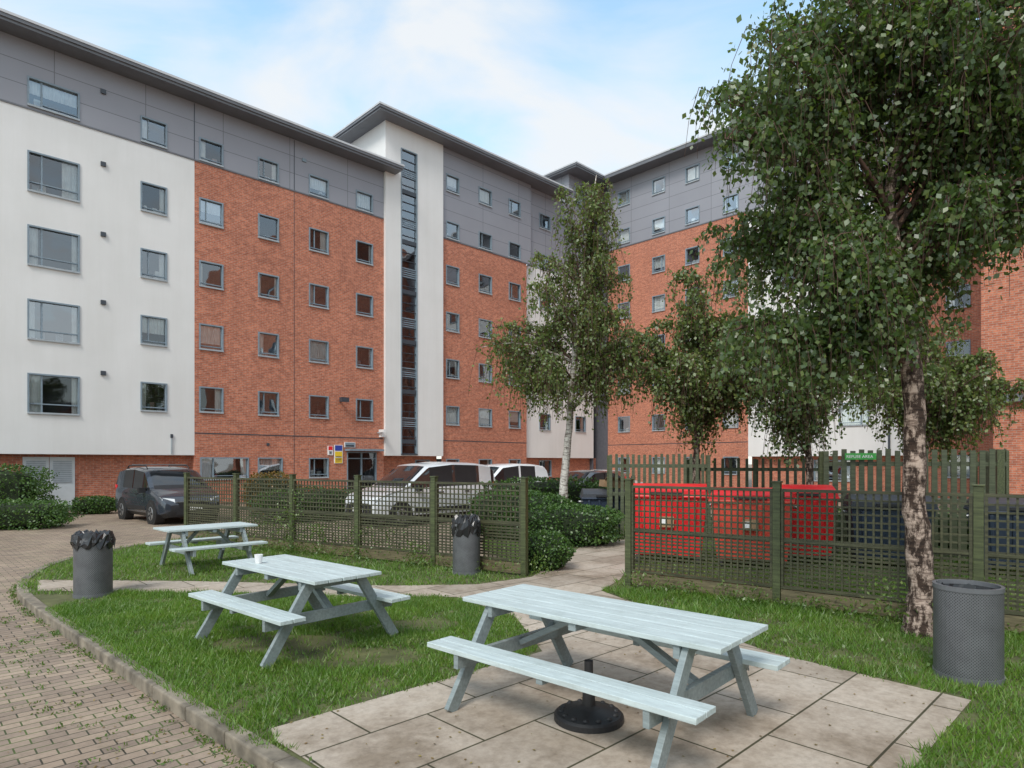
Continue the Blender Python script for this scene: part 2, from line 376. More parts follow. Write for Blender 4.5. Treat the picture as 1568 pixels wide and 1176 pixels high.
for x in (18.6,22.38):
    walls.quad([(x,B0-.16,2.1),(x,B0+9,2.1) if x<19 else (x,B0,2.1),(x,B0+9,19.45) if x<19 else (x,B0,19.45),(x,B0-.16,19.45)],'white')
walls.quad([(18.6,B0-.16,2.1),(22.38,B0-.16,2.1),(22.38,B0+.4,2.1),(18.6,B0+.4,2.1)],'white')
b2=[(22.7,23.66),(25.15,26.2),(27.62,28.65)]; b3=[(30.64,31.7),(34.27,35.4)]
facade(P,22.38,29.2,0,14.35,[(a,b,t-1.1,t,'n') for a,b in b2 for t in T]+[(a,b,.9,1.95,'n') for a,b in b2],'brick')
facade(P,22.38,29.6,14.35,19.45,[(a,b,t-1.0,t,'n') for a,b in b2 for t in (18.05,15.4)],'grey')
P3=PA(.25)
facade(P3,29.2,36.3,2.05,14.35,[(a,b,t-1.1,t,'n') for a,b in b3 for t in T],'white')
facade(P3,29.6,33.6,14.35,19.45,[(b3[0][0],b3[0][1],t-1.0,t,'n') for t in (18.05,15.4)],'grey')
facade(P3,33.6,36.3,14.35,21.5,[(b3[1][0],b3[1][1],t-1.0,t,'n') for t in (20.7,18.05,15.4)],'grey')
facade(PA(1.2),36.3,37,0,21.5,[],'corner_shade')  # recess wall coloured dark to stand in for corner shade
walls.quad([(33.6,B0+.25,19.4),(33.6,B0+4,19.4),(33.6,B0+4,21.5),(33.6,B0+.25,21.5)],'grey')
walls.quad([(29.2,B0,0),(29.2,B0+.25,0),(29.2,B0+.25,14.35),(29.2,B0,14.35)],'white')
walls.quad([(29.6,B0,14.35),(29.6,B0+.25,14.35),(29.6,B0+.25,19.45),(29.6,B0,19.45)],'grey')
walls.quad([(36.3,B0+.25,0),(36.3,B0+1.2,0),(36.3,B0+1.2,21.5),(36.3,B0+.25,21.5)],'corner_shade')
PR=PA(.45)
facade(PR,-9,9.33,0,2.05,[],'brick'); facade(PR,18.6,22.38,0,2.1,[(20.9,21.9,.9,1.9,'n')],'brick'); facade(PA(.6),29.2,37,0,2.05,[(31,32.2,.8,1.9,'n')],'brick')
for u0,u1,off in ((-9,9.33,0),(29.2,36.3,.25)):
    walls.quad([(u0,B0+off,2.05),(u1,B0+off,2.05),(u1,B0+.7,2.05),(u0,B0+.7,2.05)],'white')
walls.quad([(9.33,B0,0),(9.33,B0+.45,0),(9.33,B0+.45,2.05),(9.33,B0,2.05)],'brick')
walls.quad([(-9,B0,0),(-9,B0+12,0),(-9,B0+12,16.8),(-9,B0,16.8)],'white')
# the paving sits slightly below the brick base
walls.box((-9,B0+.02,-.12),(37,B0+.44,-.001),'kerb')
for k in range(2):
    x0=3.62+k*.80; pbox(frames,PR,x0,x0+.78,-.06,-.003,.0,1.95,'doorwhite')
    for j in range(12): pbox(frames,PR,x0+.1,x0+.68,-.085,-.06,1.0+j*.07,1.035+j*.07,'sill')
pbox(frames,P,9.34,18.55,-.012,-.003,2.96,3.0,'dframe'); pbox(frames,P,22.4,29.18,-.012,-.003,2.96,3.0,'dframe')
for x in (13.7,): pbox(frames,P,x,x+.02,-.008,-.003,0,14.35,'dframe')
for x in (9.31,13.7): pbox(frames,P,x,x+.03,-.012,-.003,14.42,16.75,'dframe')
pbox(frames,P,-9,18.55,-.03,-.004,14.36,14.42,'fascia'); pbox(frames,P,22.4,29.55,-.03,-.004,14.32,14.38,'fascia')
for z in (15.95,13.18,10.5,7.9,5.2): pbox(frames,P,5.95,6.12,-.07,-.002,z-.12,z+.04,'dframe')
for x in (1.9,):
    for z in (15.95,13.18,10.5,7.9,5.2): pbox(frames,P,x,x+.15,-.07,-.002,z-.12,z+.04,'dframe')
pbox(frames,P,8.42,8.47,-.05,-.003,2.1,2.75,'sill'); pbox(frames,P,8.40,8.49,-.06,-.003,2.75,2.9,'dframe')
pbox(frames,P,14.1,14.3,-.05,-.003,15.9,16.05,'frame')
pbox(frames,P,12.4,12.52,-.04,-.003,2.5,2.62,'dframe')
pbox(frames,P,16.05,16.12,-.35,-.003,4.72,4.78,'dframe'); pbox(frames,P,15.9,16.3,-.5,-.25,4.70,4.92,'dframe')
pbox(frames,P,18.2,18.26,-.4,-.003,3.25,3.3,'sill'); pbox(frames,P,18.1,18.24,-.75,-.3,3.28,3.42,'signwhite'); pbox(frames,P,18.3,18.5,-.3,-.003,3.05,3.3,'signwhite')
pbox(frames,P,16.35,18.3,-.5,-.003,2.32,2.42,'frame')
walls.build('walls',bld); frames.build('window_frames',bld); glass.build('window_glass',bld); inter.build('window_interiors',bld)
# wing at right angles
walls=MB(); frames=MB(); glass=MB(); inter=MB()
P=PC(); TC=[15.5]+T
cw=[(26.1,27.1),(23.3,24.3),(20.8,21.8),(18.2,19.2)]
facade(P,17.6,28.0,0,16.8,[(a,b,t-1.1,t,'n') for a,b in cw for t in TC+[2.1]],'brick')
facade(P,2,28.0,16.8,21.55,[(a,b,t-1.05,t,'n') for a,b in cw+[(14.6,15.7),(11.2,12.3),(6.6,7.6),(4,5)] for t in (20.7,18.05)],'grey')
facade(P,9.2,17.6,2.1,16.8,[(a,b,t-1.25,t,'wide') for a,b in [(14.4,15.9),(11,12.5)] for t in TC],'white')
facade(P,2,9.2,0,16.8,[(a,b,t-1.1,t,'n') for a,b in [(6.6,7.6),(4,5)] for t in TC+[2.1]],'brick')
facade(PC(.5),9.2,17.6,0,2.1,[(12,14,.7,1.9,'wide')],'brick')
walls.quad([(A0,9.2,2.1),(A0,17.6,2.1),(A0+.5,17.6,2.1),(A0+.5,9.2,2.1)],'white')
facade(P,28.0,29.75,0,21.5,[],'corner_shade')  # end strip of the wing, coloured dark as corner shade
pbox(frames,P,2,28,-.03,-.004,16.76,16.83,'fascia'); pbox(frames,P,17.62,28,-.012,-.003,2.96,3.0,'dframe')
for x in (10.0,): pbox(frames,P,x,x+.09,-.11,-.02,0,21.4,'dframe')
walls.build('wing_walls',bld); frames.build('wing_window_frames',bld); glass.build('wing_window_glass',bld); inter.build('wing_window_interiors',bld)
rf=MB()
def roof(x0,x1,y0,y1,z):
    rf.box((x0+.06,y0+.06,z),(x1-.06,y1-.06,z+.10),'fascia'); rf.box((x0,y0,z+.10),(x1,y1,z+.22),'fascia'); rf.box((x0-.03,y0-.03,z+.22),(x1+.03,y1+.03,z+.31),'fascia_l')
    rf.box((x0+.2,y0+.2,z+.31),(x1-.2,y1-.2,z+.36),'roof')
roof(-10,19.25,B0-.85,B0+12,16.8)
roof(17.75,32.6,B0-.95,B0+12,19.45)
roof(33.0,50,B0-.9,B0+4.5,21.5)
rf.box((A0-1.0,1,21.5),(50,B0-1.0,21.72),'fascia'); rf.box((A0-1.03,.97,21.72),(50.03,B0-1.0,21.81),'fascia_l')
rf.build('roof',bld)

bd=empty('brick_building',rz=ANG); walls=MB(); frames=MB(); glass=MB(); inter=MB()
PD=lambda u,d,z:(26.0+d,u,z)
facade(PD,-20,4.35,3.8,22.5,[(a,a+1.0,t-1.1,t,'n') for a in (1.3,-1.5,-4.5,-7.5) for t in (20.7,18.05,15.5,12.9,10.25,7.6)],'brick')
walls.quad([(26,4.35,3.8),(A0,4.35,3.8),(A0,4.35,22.5),(26,4.35,22.5)],'brick')
walls.quad([(26,-20,3.8),(A0,-20,3.8),(A0,4.35,3.8),(26,4.35,3.8)],'white')
walls.quad([(33,-20,0),(33,4.35,0),(33,4.35,3.8),(33,-20,3.8)],'brick')
walls.quad([(26,-20,22.5),(A0,-20,22.5),(A0,4.35,22.5),(26,4.35,22.5)],'roof')
for y in (2.7,-2.2,-7.2,-12.2): walls.box((26.15,y,0),(27.1,y+1.35,3.8),'brick')
walls.box((25.93,-20,3.7),(26.03,4.4,3.95),'fascia')
walls.build('walls',bd); frames.build('window_frames',bd); glass.build('window_glass',bd); inter.build('window_interiors',bd)
# block on the opposite side of the court (behind the viewpoint, seen in window reflections)
bo=empty('brick_building',rz=ANG); walls=MB()
PO=lambda u,d,z:(u,-36.0-d,z)
facade(PO,-12,32,0,8.4,[(x,x+1.1,z,z+1.2,'n') for x in np.arange(-10,31,3.0) for z in (1,3.65,6.3)],'brick',detail=False)
for x in np.arange(-10,31,3.0):
    for z in (1,3.65,6.3): walls.quad([PO(x,.13,z),PO(x+1.1,.13,z),PO(x+1.1,.13,z+1.2),PO(x,.13,z+1.2)],'room' if random.random()<.7 else 'curtain')
walls.box((-12,-46,8.4),(32,-35.3,8.8),'fascia'); walls.quad([(-12,-36,0),(-12,-46,0),(-12,-46,8.4),(-12,-36,8.4)],'brick'); walls.quad([(32,-36,0),(32,-46,0),(32,-46,8.4),(32,-36,8.4)],'brick')
walls.build('walls',bo)

def W(a,b,z):
    c,s=math.cos(ANG),math.sin(ANG); return Vector((a*c-b*s,a*s+b*c,z))
def wallsign(name,a0,a1,z0,z1,keys):
    e=empty(name,W(a0,B0-.03,z0),ANG); mb=MB(); h=z1-z0; n=len(keys)
    mb.box((0,-.02,0),(a1-a0,.02,h),'signwhite')
    for i,k in enumerate(keys): mb.box((.03,-.028,h*i/n+.02),(a1-a0-.03,-.02,h*(i+1)/n-.02),k)
    for i in range(4): mb.box((.07,-.034,h*.12+i*h*.08),(a1-a0-.08,-.0281,h*.12+i*h*.08+.025),'dframe')
    mb.build('sign_board',e)
wallsign('wall_sign',15.75,16.2,1.7,2.6,['yellow','yellow','blue']); wallsign('wall_sign',15.4,15.68,2.1,2.55,['signwhite','red'])
wallsign('wall_sign',16.3,16.9,2.5,2.75,['frame'])

# ---------------------------------------------------------------- ground
GZ=-.09
g=MB(); g.quad([(-400,-400,GZ),(400,-400,GZ),(400,600,GZ),(-400,600,GZ)],'pavers'); g.build('ground')
edge=[(5.2,-2.4),(3.1,-.35),(1.6,1.0),(.1,2.42),(-1.36,3.75),(-2.78,5.04),(-4.3,6.45),(-5.6,7.65),(-6.5,8.55),(-7.1,9.3),(-7.55,10.1),(-7.95,11.1),(-8.1,12.2),(-8.0,13.3),(-7.5,14.6)]
def catmull(p,n=6):
    out=[]; p=[Vector((*q,0)) for q in p]; p=[2*p[0]-p[1]]+p+[2*p[-1]-p[-2]]
    for i in range(1,len(p)-2):
        for j in range(n):
            t=j/n; a,b,c,d=p[i-1:i+3]
            out.append(.5*((2*b)+(c-a)*t+(2*a-5*b+4*c-d)*t*t+(3*b-a-3*c+d)*t**3))
    out.append(p[-2]); return out
E=catmull(edge,3)
back=[(-7.2,15.2),(-5.7,14.2),(-2.7,12.4),(0,11.2),(-.6,13),(-.8,20),(4,21),(13,18),(18,8),(14,-6)]
lawn_poly=[(p.x,p.y) for p in E]+back
g=MB(); g.quad([(x,y,0) for x,y in lawn_poly],'soil')
for i in range(len(lawn_poly)):
    x,y=lawn_poly[i]; x2,y2=lawn_poly[(i+1)%len(lawn_poly)]; g.quad([(x,y,GZ-.01),(x2,y2,GZ-.01),(x2,y2,0),(x,y,0)],'kerb')
g.build('lawn')
kb=MB()
def nrmk(k):
    d=(E[min(k+1,len(E)-1)]-E[max(k-1,0)]).normalized(); return Vector((d.y,-d.x,0))
for i in range(len(E)-1):
    p,q=E[i],E[i+1]; d=(q-p).normalized(); n0,n1=nrmk(i),nrmk(i+1); o=-.04; w=.125; q2=q-d*.006
    lo=Vector((0,0,GZ-.01)); hi=Vector((0,0,.016+random.uniform(-.002,.002)))
    kb.hexa([p+n0*o+lo,q2+n1*o+lo,q2+n1*(o+w)+lo,p+n0*(o+w)+lo,p+n0*o+hi,q2+n1*o+hi,q2+n1*(o+w)+hi,p+n0*(o+w)+hi],'kerb')
kb.build('kerb',bevel=.012)
patio=[(-7.05,9.55),(-4.7,9.45),(-1.7,9.1),(-.5,9.2),(.3,9.8),(.75,11.2),(1.4,13.2),(2.9,15.2),(4.0,14.6),(2.6,12.5),(2.0,11),(1.62,9.6),(1.21,8.75),(2.37,5.90),(3.37,4.72),(2.30,3.68),(.55,2.0),(.2,2.45),(-1.5,4.05),(-1.58,4.22),(-.45,5.27),(.28,5.94),(.04,7.27),(-.72,8.35),(-1.6,8.35),(-4.3,8.6),(-6.45,8.75)]
g=MB(); g.quad([(x,y,.006) for x,y in patio],'slab'); g.build('pavement')
def inpoly(x,y,poly):
    ins=np.zeros(len(x),bool); j=len(poly)-1
    for i in range(len(poly)):
        xi,yi=poly[i]; xj,yj=poly[j]
        c=((yi>y)!=(yj>y))&(x<(xj-xi)*(y-yi)/((yj-yi) if yj!=yi else 1e-9)+xi); ins^=c; j=i
    return ins
def blades(n,x0,x1,y0,y1,h,w,extra=None):
    x=rng.uniform(x0,x1,n); y=rng.uniform(y0,y1,n)
    jx=.035*np.sin(x*17+y*9)+.02*np.sin(y*41)+rng.normal(0,.012,n); jy=.035*np.sin(y*15-x*11)+rng.normal(0,.012,n)
    k=inpoly(x,y,lawn_poly)&~inpoly(x+jx,y+jy,patio)
    wr=np.sin(x*3.1+np.sin(y*2.3)*2)*np.sin(y*2.7+np.sin(x*1.9)*2)
    wr=.6*wr+.4*np.sin(x*9+2*np.sin(y*7))*np.sin(y*8+2*np.sin(x*5))
    if extra is not None: k&=extra(x,y)
    k&=(wr>-.42)|(rng.random(n)<.4)
    x=x[k];y=y[k];wr=wr[k]; m=len(x)
    hh=h*(1+.55*wr)*rng.uniform(.4,1.4,m); a=rng.uniform(0,6.28,m); ln=rng.uniform(.2,1.1,m)*hh; b=rng.uniform(0,6.28,m)
    v=np.zeros((m,3,3)); ww=w*rng.uniform(.6,1.3,m)/2
    v[:,0]=np.stack([x-np.cos(a)*ww,y-np.sin(a)*ww,np.zeros(m)],1); v[:,1]=np.stack([x+np.cos(a)*ww,y+np.sin(a)*ww,np.zeros(m)],1)
    v[:,2]=np.stack([x+np.cos(b)*ln,y+np.sin(b)*ln,hh],1); return v.reshape(-1,3)
bare=lambda x,y:((((x+2.2)**2/.5+(y-6.2)**2/.10)>1)&(((x+1.4)**2/.35+(y-5.75)**2/.10)>1)&(((x+1.0)**2/.2+(y-6.9)**2/.06)>1))|(rng.random(len(x))<.12)
gv=np.concatenate([blades(150000,-5.5,.6,3.9,8.7,.048,.010,bare),blades(50000,-8.2,.4,8.5,14.5,.05,.015),blades(105000,1.0,5.8,2.0,9.0,.052,.010),blades(35000,1.5,14,7,18,.08,.026)])
np_mesh('grass',gv,3,M['grass'])
def tuft(cx,cy,n,r,h,size,z=0):
    return np.stack([rng.normal(cx,r,n),rng.normal(cy,r,n),z+rng.uniform(0,h,n)],1)
n=6500; x=rng.uniform(-5.5,5.5,n); y=rng.uniform(3,9,n); k=inpoly(x,y,lawn_poly)&~inpoly(x,y,patio)&(np.sin(x*2.2+1)*np.sin(y*2.9+x)>.1); x=x[k];y=y[k]
np_mesh('clover',leaves(np.stack([x,y,rng.uniform(.01,.05,len(x))],1),.032,-.2,.42),4,M['weed'])
ps=[];pk=[]
for i in range(0,len(E)-1):
    for _ in range(6):
        t=random.random(); p=E[i].lerp(E[i+1],t)
        if p.y<12 and random.random()<.6: pk.append(tuft(p.x-.06,p.y-.05,16,.03,.02,.02,GZ))
for _ in range(80):
    t=random.uniform(8,22); i=int(t); p=E[i].lerp(E[i+1],t-i); pk.append(tuft(p.x-.06-abs(random.gauss(0,.35)),p.y-.05-abs(random.gauss(0,.3)),12,.03,.012,.02,GZ))
np_mesh('kerbside_weeds',leaves(np.concatenate(pk),.03,-.4,.25),4,M['weed'])
FL0=Vector((.19,9.91,0)); FLd=Vector((-1.5,.91,0)); FR0=Vector((1.66,9.12,0)); FRd=Vector((1.6,-1.21,0))
for i in range(60):
    t=random.uniform(0,4.8); p=FL0+FLd*t; ps.append(tuft(p.x-.1,p.y-.16,30,.09,random.uniform(.08,.28),.04))
for i in range(80):
    t=random.uniform(0,3.5); p=FR0+FRd*t; ps.append(tuft(p.x-.1,p.y-.14,26,.09,random.uniform(.06,.25),.04))
for (t,h) in ((2.9,1.2),(3.1,.9),(2.55,.6),(1.2,.4)):
    p=FL0+FLd*t; ps.append(tuft(p.x,p.y-.08,330,.14,h,.05))
for t in (1.6,1.9,2.2,3.5,3.8): # bramble growing through the lower trellis
    p=FL0+FLd*t; ps.append(tuft(p.x+.1,p.y+.15,260,.25,.5,.05,.1))
ps.append(tuft(4.3,6.6,260,.13,.35,.05)); ps.append(tuft(4.0,6.75,160,.16,.5,.05)); ps.append(tuft(.4,10.0,120,.12,.3,.05))
np_mesh('weeds',leaves(np.concatenate(ps),.05,-.4,.25),4,M['weed'])
n=3000; x=rng.uniform(-6,5,n); y=rng.uniform(2,11,n); k=(inpoly(x,y,patio)&(rng.random(n)<.6))|(~inpoly(x,y,lawn_poly)&(x>-3.0-(y-3.5)*1.4)&(x<1)); x=x[k];y=y[k]
z=np.where(inpoly(x,y,lawn_poly),.012,GZ+.006)
p=np.stack([x,y,z],1); d=rng.normal(size=(len(x),3)); d[:,2]=abs(d[:,2])*.1; d=norm(d); s=np.cross(d,np.array([0,0,1.0])); L=rng.uniform(.010,.028,len(x))[:,None]
v=np.stack([p,p+d*L*.5+s*L*.35,p+d*L,p+d*L*.5-s*L*.35],1).reshape(-1,3); np_mesh('fallen_leaves',v,4,M['litter'])

# ---------------------------------------------------------------- picnic tables
def table(loc,rz,L=1.9,ht=.71,hs=.43):
    e=empty('picnic_table',loc,rz); tp=MB(); n=5; Wd=.72; pw=Wd/n
    for i in range(n):
        y=-Wd/2+i*pw; dx=random.uniform(-.004,.004); tp.box((-L/2+dx,y+.004,ht-.032),(L/2+dx,y+pw-.004,ht),'tabletop')
    tp.build('top_planks',e,bevel=.004)
    for sg in (-1,1):
        sb=MB()
        for j in range(2):
            y=sg*(.51+j*.122); sb.box((-L/2-.02,y-.057,hs-.035),(L/2+.02,y+.057,hs),'tabletop')
        sb.build('seat',e,bevel=.004)
    fr=MB(); X=L/2-.23
    for sx in (-1,1):
        x=sx*X
        for sg in (-1,1):
            fr.beam((x,sg*.69,0.0),(x,sg*.25,ht-.035),.042,.095,'tableleg',up=(0,1,0))
            for q in (.06,.03): fr.tube([(x+sx*.02,sg*(.52+q-.03),hs-.07-q*.4),(x+sx*.028,sg*(.52+q-.03),hs-.07-q*.4)],[.008,.008],8,'hub')
        fr.box((x-sx*.045-.021,-.68,hs-.135),(x-sx*.045+.021,.68,hs-.037),'tableleg')
        fr.box((x-sx*.045-.021,-.34,ht-.115),(x-sx*.045+.021,.34,ht-.034),'tableleg')
        fr.beam((x-sx*.07,0,hs-.08),(sx*.14,0,ht-.06),.07,.042,'tableleg')
    fr.box((-.03,-.34,ht-.085),(.03,.34,ht-.034),'tableleg')
    for yy in (.51,-.63): fr.box((-.025,yy-.05,hs-.07),(.025,yy+.17,hs-.036),'tableleg')
    fr.build('frame',e,bevel=.004)
    return e
table((.62,4.48,.006),math.radians(-42),L=2.05,ht=.72,hs=.44)
table((-2.12,6.38,.01),math.radians(-41),L=1.74)
table((-5.10,10.75,.0),math.radians(46),L=1.42,ht=.69,hs=.42)
pb=empty('parasol_base',(.52,4.36,.008)); m=MB()
pr=[(.235,0),(.235,.035),(.22,.05),(.17,.062),(.08,.085),(.045,.10),(.04,.20),(.03,.205),(.0295,.40)]
for i in range(len(pr)-1):
    for j in range(40):
        a=2*math.pi*j/40;b=2*math.pi*(j+1)/40; (r0,z0),(r1,z1)=pr[i],pr[i+1]
        m.quad([(r0*math.cos(a),r0*math.sin(a),z0),(r0*math.cos(b),r0*math.sin(b),z0),(r1*math.cos(b),r1*math.sin(b),z1),(r1*math.cos(a),r1*math.sin(a),z1)],'black')
for j in range(14):
    a=2*math.pi*j/14; c=Vector((.185*math.cos(a),.185*math.sin(a),.058)); m.tube([c,c+Vector((0,0,.012))],[.022,.012],8,'black')
m.build('weighted_base',pb)
cup=MB(); cup.tube([(0,0,0),(0,0,.09)],[.03,.042],14,'signwhite'); co=cup.build('cup'); co.location=(-2.58,6.55,.722)

# ---------------------------------------------------------------- litter bins
def litter_bin(loc,r,h,bag=1,rz=0):
    e=empty('litter_bin',loc,rz); m=MB(); n=40
    for a in range(n):
        t0=2*math.pi*a/n;t1=2*math.pi*(a+1)/n
        for rr,k in ((r,'perf'),(r-.012,'black')):
            m.quad([(rr*math.cos(t0),rr*math.sin(t0),.04),(rr*math.cos(t1),rr*math.sin(t1),.04),(rr*math.cos(t1),rr*math.sin(t1),h-.03),(rr*math.cos(t0),rr*math.sin(t0),h-.03)],k)
    m.build('perforated_shell',e); m=MB()
    for z0,z1 in ((0,.045),(h-.035,h)):
        pts=[(r+.006,z0),(r+.006,z1),(r-.02,z1),(r-.02,z0),(r+.006,z0)]
        for i in range(4):
            for a in range(n):
                t0=2*math.pi*a/n;t1=2*math.pi*(a+1)/n; (ra,za),(rb,zb)=pts[i],pts[i+1]
                m.quad([(ra*math.cos(t0),ra*math.sin(t0),za),(ra*math.cos(t1),ra*math.sin(t1),za),(rb*math.cos(t1),rb*math.sin(t1),zb),(rb*math.cos(t0),rb*math.sin(t0),zb)],'steel')
    m.tube([(0,0,.02),(0,0,.021)],[r,r],20,'black'); m.build('rims',e)
    m=MB(); K=36
    prof=[(1.06,-.16*bag),(1.09,-.05),(1.03,.03),(.9,.05+.04*bag),(.7,.02+.10*bag),(.4,.0+.06*bag),(.05,.01)] if bag else [(.93,-.03),(.85,-.10),(.7,-.2),(.4,-.26),(.02,-.27)]
    rings=[]
    for i,(rr,z) in enumerate(prof):
        st=len(m.v)
        for a in range(K):
            t=2*math.pi*a/K; w=1+(random.uniform(-.07,.07) if bag else random.uniform(-.02,.02)); zz=z+random.uniform(-.025,.025)*(1.4 if i else 2)*(1 if bag else .3)
            m.v.append((r*rr*w*math.cos(t),r*rr*w*math.sin(t),h+zz))
        rings.append(st)
    k=m.m('bag')
    for i in range(len(rings)-1):
        for a in range(K): m.f.append((rings[i]+a,rings[i]+(a+1)%K,rings[i+1]+(a+1)%K,rings[i+1]+a)); m.mi.append(k)
    m.build('bin_bag',e)
    return e
litter_bin((-5.5,8.45,.0),.22,.75,.6)
litter_bin((-.72,10.15,.0),.215,.79,1.0)
litter_bin((3.72,5.25,.0),.238,.755,0)

# ---------------------------------------------------------------- fences
def trellis(name,p0,dv,n,H=1.42):
    e=empty(name,p0,math.atan2(dv.y,dv.x)); L=dv.length; posts=MB(); sl=MB(); bd=MB()
    for i in range(n+1):
        x=i*L; posts.box((x-.045,-.045,0),(x+.045,.045,H+.08),'fencepost'); posts.box((x-.055,-.055,H+.08),(x+.055,.055,H+.10),'fencepost')
    for i in range(n):
        x0=i*L+.05; x1=(i+1)*L-.05
        bd.box((x0,-.02,.03),(x1,.02,.20),'fenceboard')
        for z in (.21,H-.03): sl.box((x0,-.03,z),(x1,.03,z+.035),'fencewood')
        sl.box((x0,-.03,.245),(x0+.03,.03,H-.03),'fencewood'); sl.box((x1-.03,-.03,.245),(x1,.03,H-.03),'fencewood')
        mid=.78
        nx=max(3,round((x1-x0-.06)/.082))
        for k in range(1,nx):
            x=x0+.03+(x1-x0-.06)*k/nx+random.uniform(-.003,.003); sl.box((x-.0105,-.012,.245),(x+.0105,.0,H-.03),'fencewood')
        z=.29
        while z<H-.06:
            j=random.uniform(-.003,.003); j2=j+random.uniform(-.004,.004); t=.013 if z<mid else .0105
            sl.hexa([(x0+.03,.0015,z-t+j),(x1-.03,.0015,z-t+j2),(x1-.03,.013,z-t+j2),(x0+.03,.013,z-t+j),(x0+.03,.0015,z+t+j),(x1-.03,.0015,z+t+j2),(x1-.03,.013,z+t+j2),(x0+.03,.013,z+t+j)],'fencewood')
            z+=.048 if z<mid else .082
        sl.box((x0+.03,-.02,mid),(x1-.03,.02,mid+.03),'fencewood')
    posts.build('posts',e,bevel=.004); sl.build('trellis_slats',e); bd.build('gravel_boards',e); return e
trellis('trellis_fence',FL0,FLd,5)
trellis('trellis_fence',FR0,FRd,5)
def picket(name,p,q,H,pitch=.125,w=.085,z0=0.):
    p=Vector((*p,0));q=Vector((*q,0)); d=q-p; e=empty(name,p,math.atan2(d.y,d.x)); L=d.length; m=MB(); x=0
    while x<L:
        h=H+random.uniform(-.02,.02)
        m.hexa([(x,-.012,z0),(x+w,-.012,z0),(x+w,.012,z0),(x,.012,z0),(x+.012,-.012,h),(x+w-.012,-.012,h),(x+w-.012,.012,h),(x+.012,.012,h)],'picket'); x+=pitch+random.uniform(-.006,.006)
    for z in (.35,1.0,H-.3): m.box((0,.0135,z),(L,.05,z+.08),'picket')
    m.build('pickets',e); m=MB(); x=0
    while x<=L+.1: m.box((x-.05,.052,0),(x+.05,.15,H-.02),'fencepost'); x+=L/max(1,round(L/1.9))
    m.build('posts',e); return e
picket('picket_fence',(2.2,14.6),(4.3,14.1),1.93)
picket('picket_fence',(4.3,15.6),(7.5,15.4),1.84,.19,.085)
picket('picket_fence',(5.85,12.1),(8.7,11.3),1.98,.15,.11)
picket('picket_fence',(8.7,11.3),(9.9,13.6),1.98)
rs=empty('refuse_area_sign',(6.18,11.95,1.80),math.atan2(-.8,2.85)); m=MB(); m.box((0,-.03,0),(.52,-.015,.12),'signgreen'); m.build('board',rs)
cu=bpy.data.curves.new('lettering','FONT'); cu.body='REFUSE AREA'; cu.size=.075; cu.extrude=.001; o=bpy.data.objects.new('lettering',cu); col.objects.link(o); o.parent=rs; o.location=(.02,-.034,.032); o.rotation_euler=(math.pi/2,0,0); cu.materials.append(M['signwhite'])

def container(name,loc,rz,key,w=1.3,d=.95,h=1.3,lid='lid',label=True):
    e=empty(name,loc,rz); m=MB(); hb=h-.24
    m.hexa([(-w*.43,-d*.38,.16),(w*.43,-d*.38,.16),(w*.43,d*.38,.16),(-w*.43,d*.38,.16),(-w/2,-d/2,hb),(w/2,-d/2,hb),(w/2,d/2,hb),(-w/2,d/2,hb)],key)
    m.box((-w/2-.03,-d/2-.05,hb),(w/2+.03,d/2+.05,hb+.045),key)
    for x in (-w*.36,-w*.12,w*.12,w*.36): m.beam((x*.88,-d*.38-.014,.2),(x,-d/2-.014,hb-.02),.06,.035,key,up=(0,1,0))
    m.build('body',e,bevel=.015)
    m=MB(); K=8; zf=lambda t:hb+.06+.17*math.sin(math.pi*(.08+.84*t))**.7
    for i in range(K):
        t0=i/K;t1=(i+1)/K; y0=-d/2-.04+t0*(d+.07); y1=-d/2-.04+t1*(d+.07)
        m.hexa([(-w/2-.02,y0,hb+.048),(w/2+.02,y0,hb+.048),(w/2+.02,y1,hb+.048),(-w/2-.02,y1,hb+.048),(-w/2+.01,y0,zf(t0)),(w/2-.01,y0,zf(t0)),(w/2-.01,y1,zf(t1)),(-w/2+.01,y1,zf(t1))],lid)
    m.box((-w*.2,-d/2-.09,hb+.06),(w*.2,-d/2-.05,hb+.10),'black')
    m.build('lid',e)
    m=MB()
    for sx in(-1,1):
        m.tube([(sx*(w/2+.0),0,hb-.08),(sx*(w/2+.07),0,hb-.08)],[.03,.03],10,'hub')
        for sy in(-1,1): m.tube([(sx*w*.38-.03,sy*d*.34,.09),(sx*w*.38+.03,sy*d*.34,.09)],[.09,.09],14,'tyre'); m.box((sx*w*.38-.04,sy*d*.34-.04,.12),(sx*w*.38+.04,sy*d*.34+.04,.17),'hub')
    m.build('castors',e)
    if label:
        m=MB(); m.box((-.12,-d/2-.04,.66),(.12,-d/2-.022,.84),'card'); m.box((-.10,-d/2-.046,.7),(.0,-d/2-.041,.8),'signwhite'); m.build('label',e)
container('refuse_container',(2.75,11.3,0),-.30,'red',1.30,.95,1.39,'red')
container('refuse_container',(4.02,10.75,0),-.42,'orange',1.24,.95,1.34,'red')
container('refuse_container',(5.10,11.3,0),-.25,'red',.92,.9,1.37,'red',False)
container('refuse_container',(6.3,10.8,0),-.35,'navy',1.2,.9,1.22,'lid',False)
container('refuse_container',(7.8,9.9,0),-.45,'navy',1.2,.9,1.22,'lid',False)
container('refuse_container',(2.15,15.2,0),-.05,'navy',1.0,.9,1.14,'lid',False)
bx=MB(); bx.box((-.25,-.18,0),(.25,.18,.16),'card'); bx.hexa([(-.25,-.18,.16),(.25,-.18,.16),(.25,-.17,.16),(-.25,-.17,.16),(-.25,-.3,.24),(.25,-.3,.24),(.25,-.29,.24),(-.25,-.29,.24)],'card'); o=bx.build('cardboard_box'); o.location=(2.35,15.2,1.16); o.rotation_euler=(0,.1,.2)

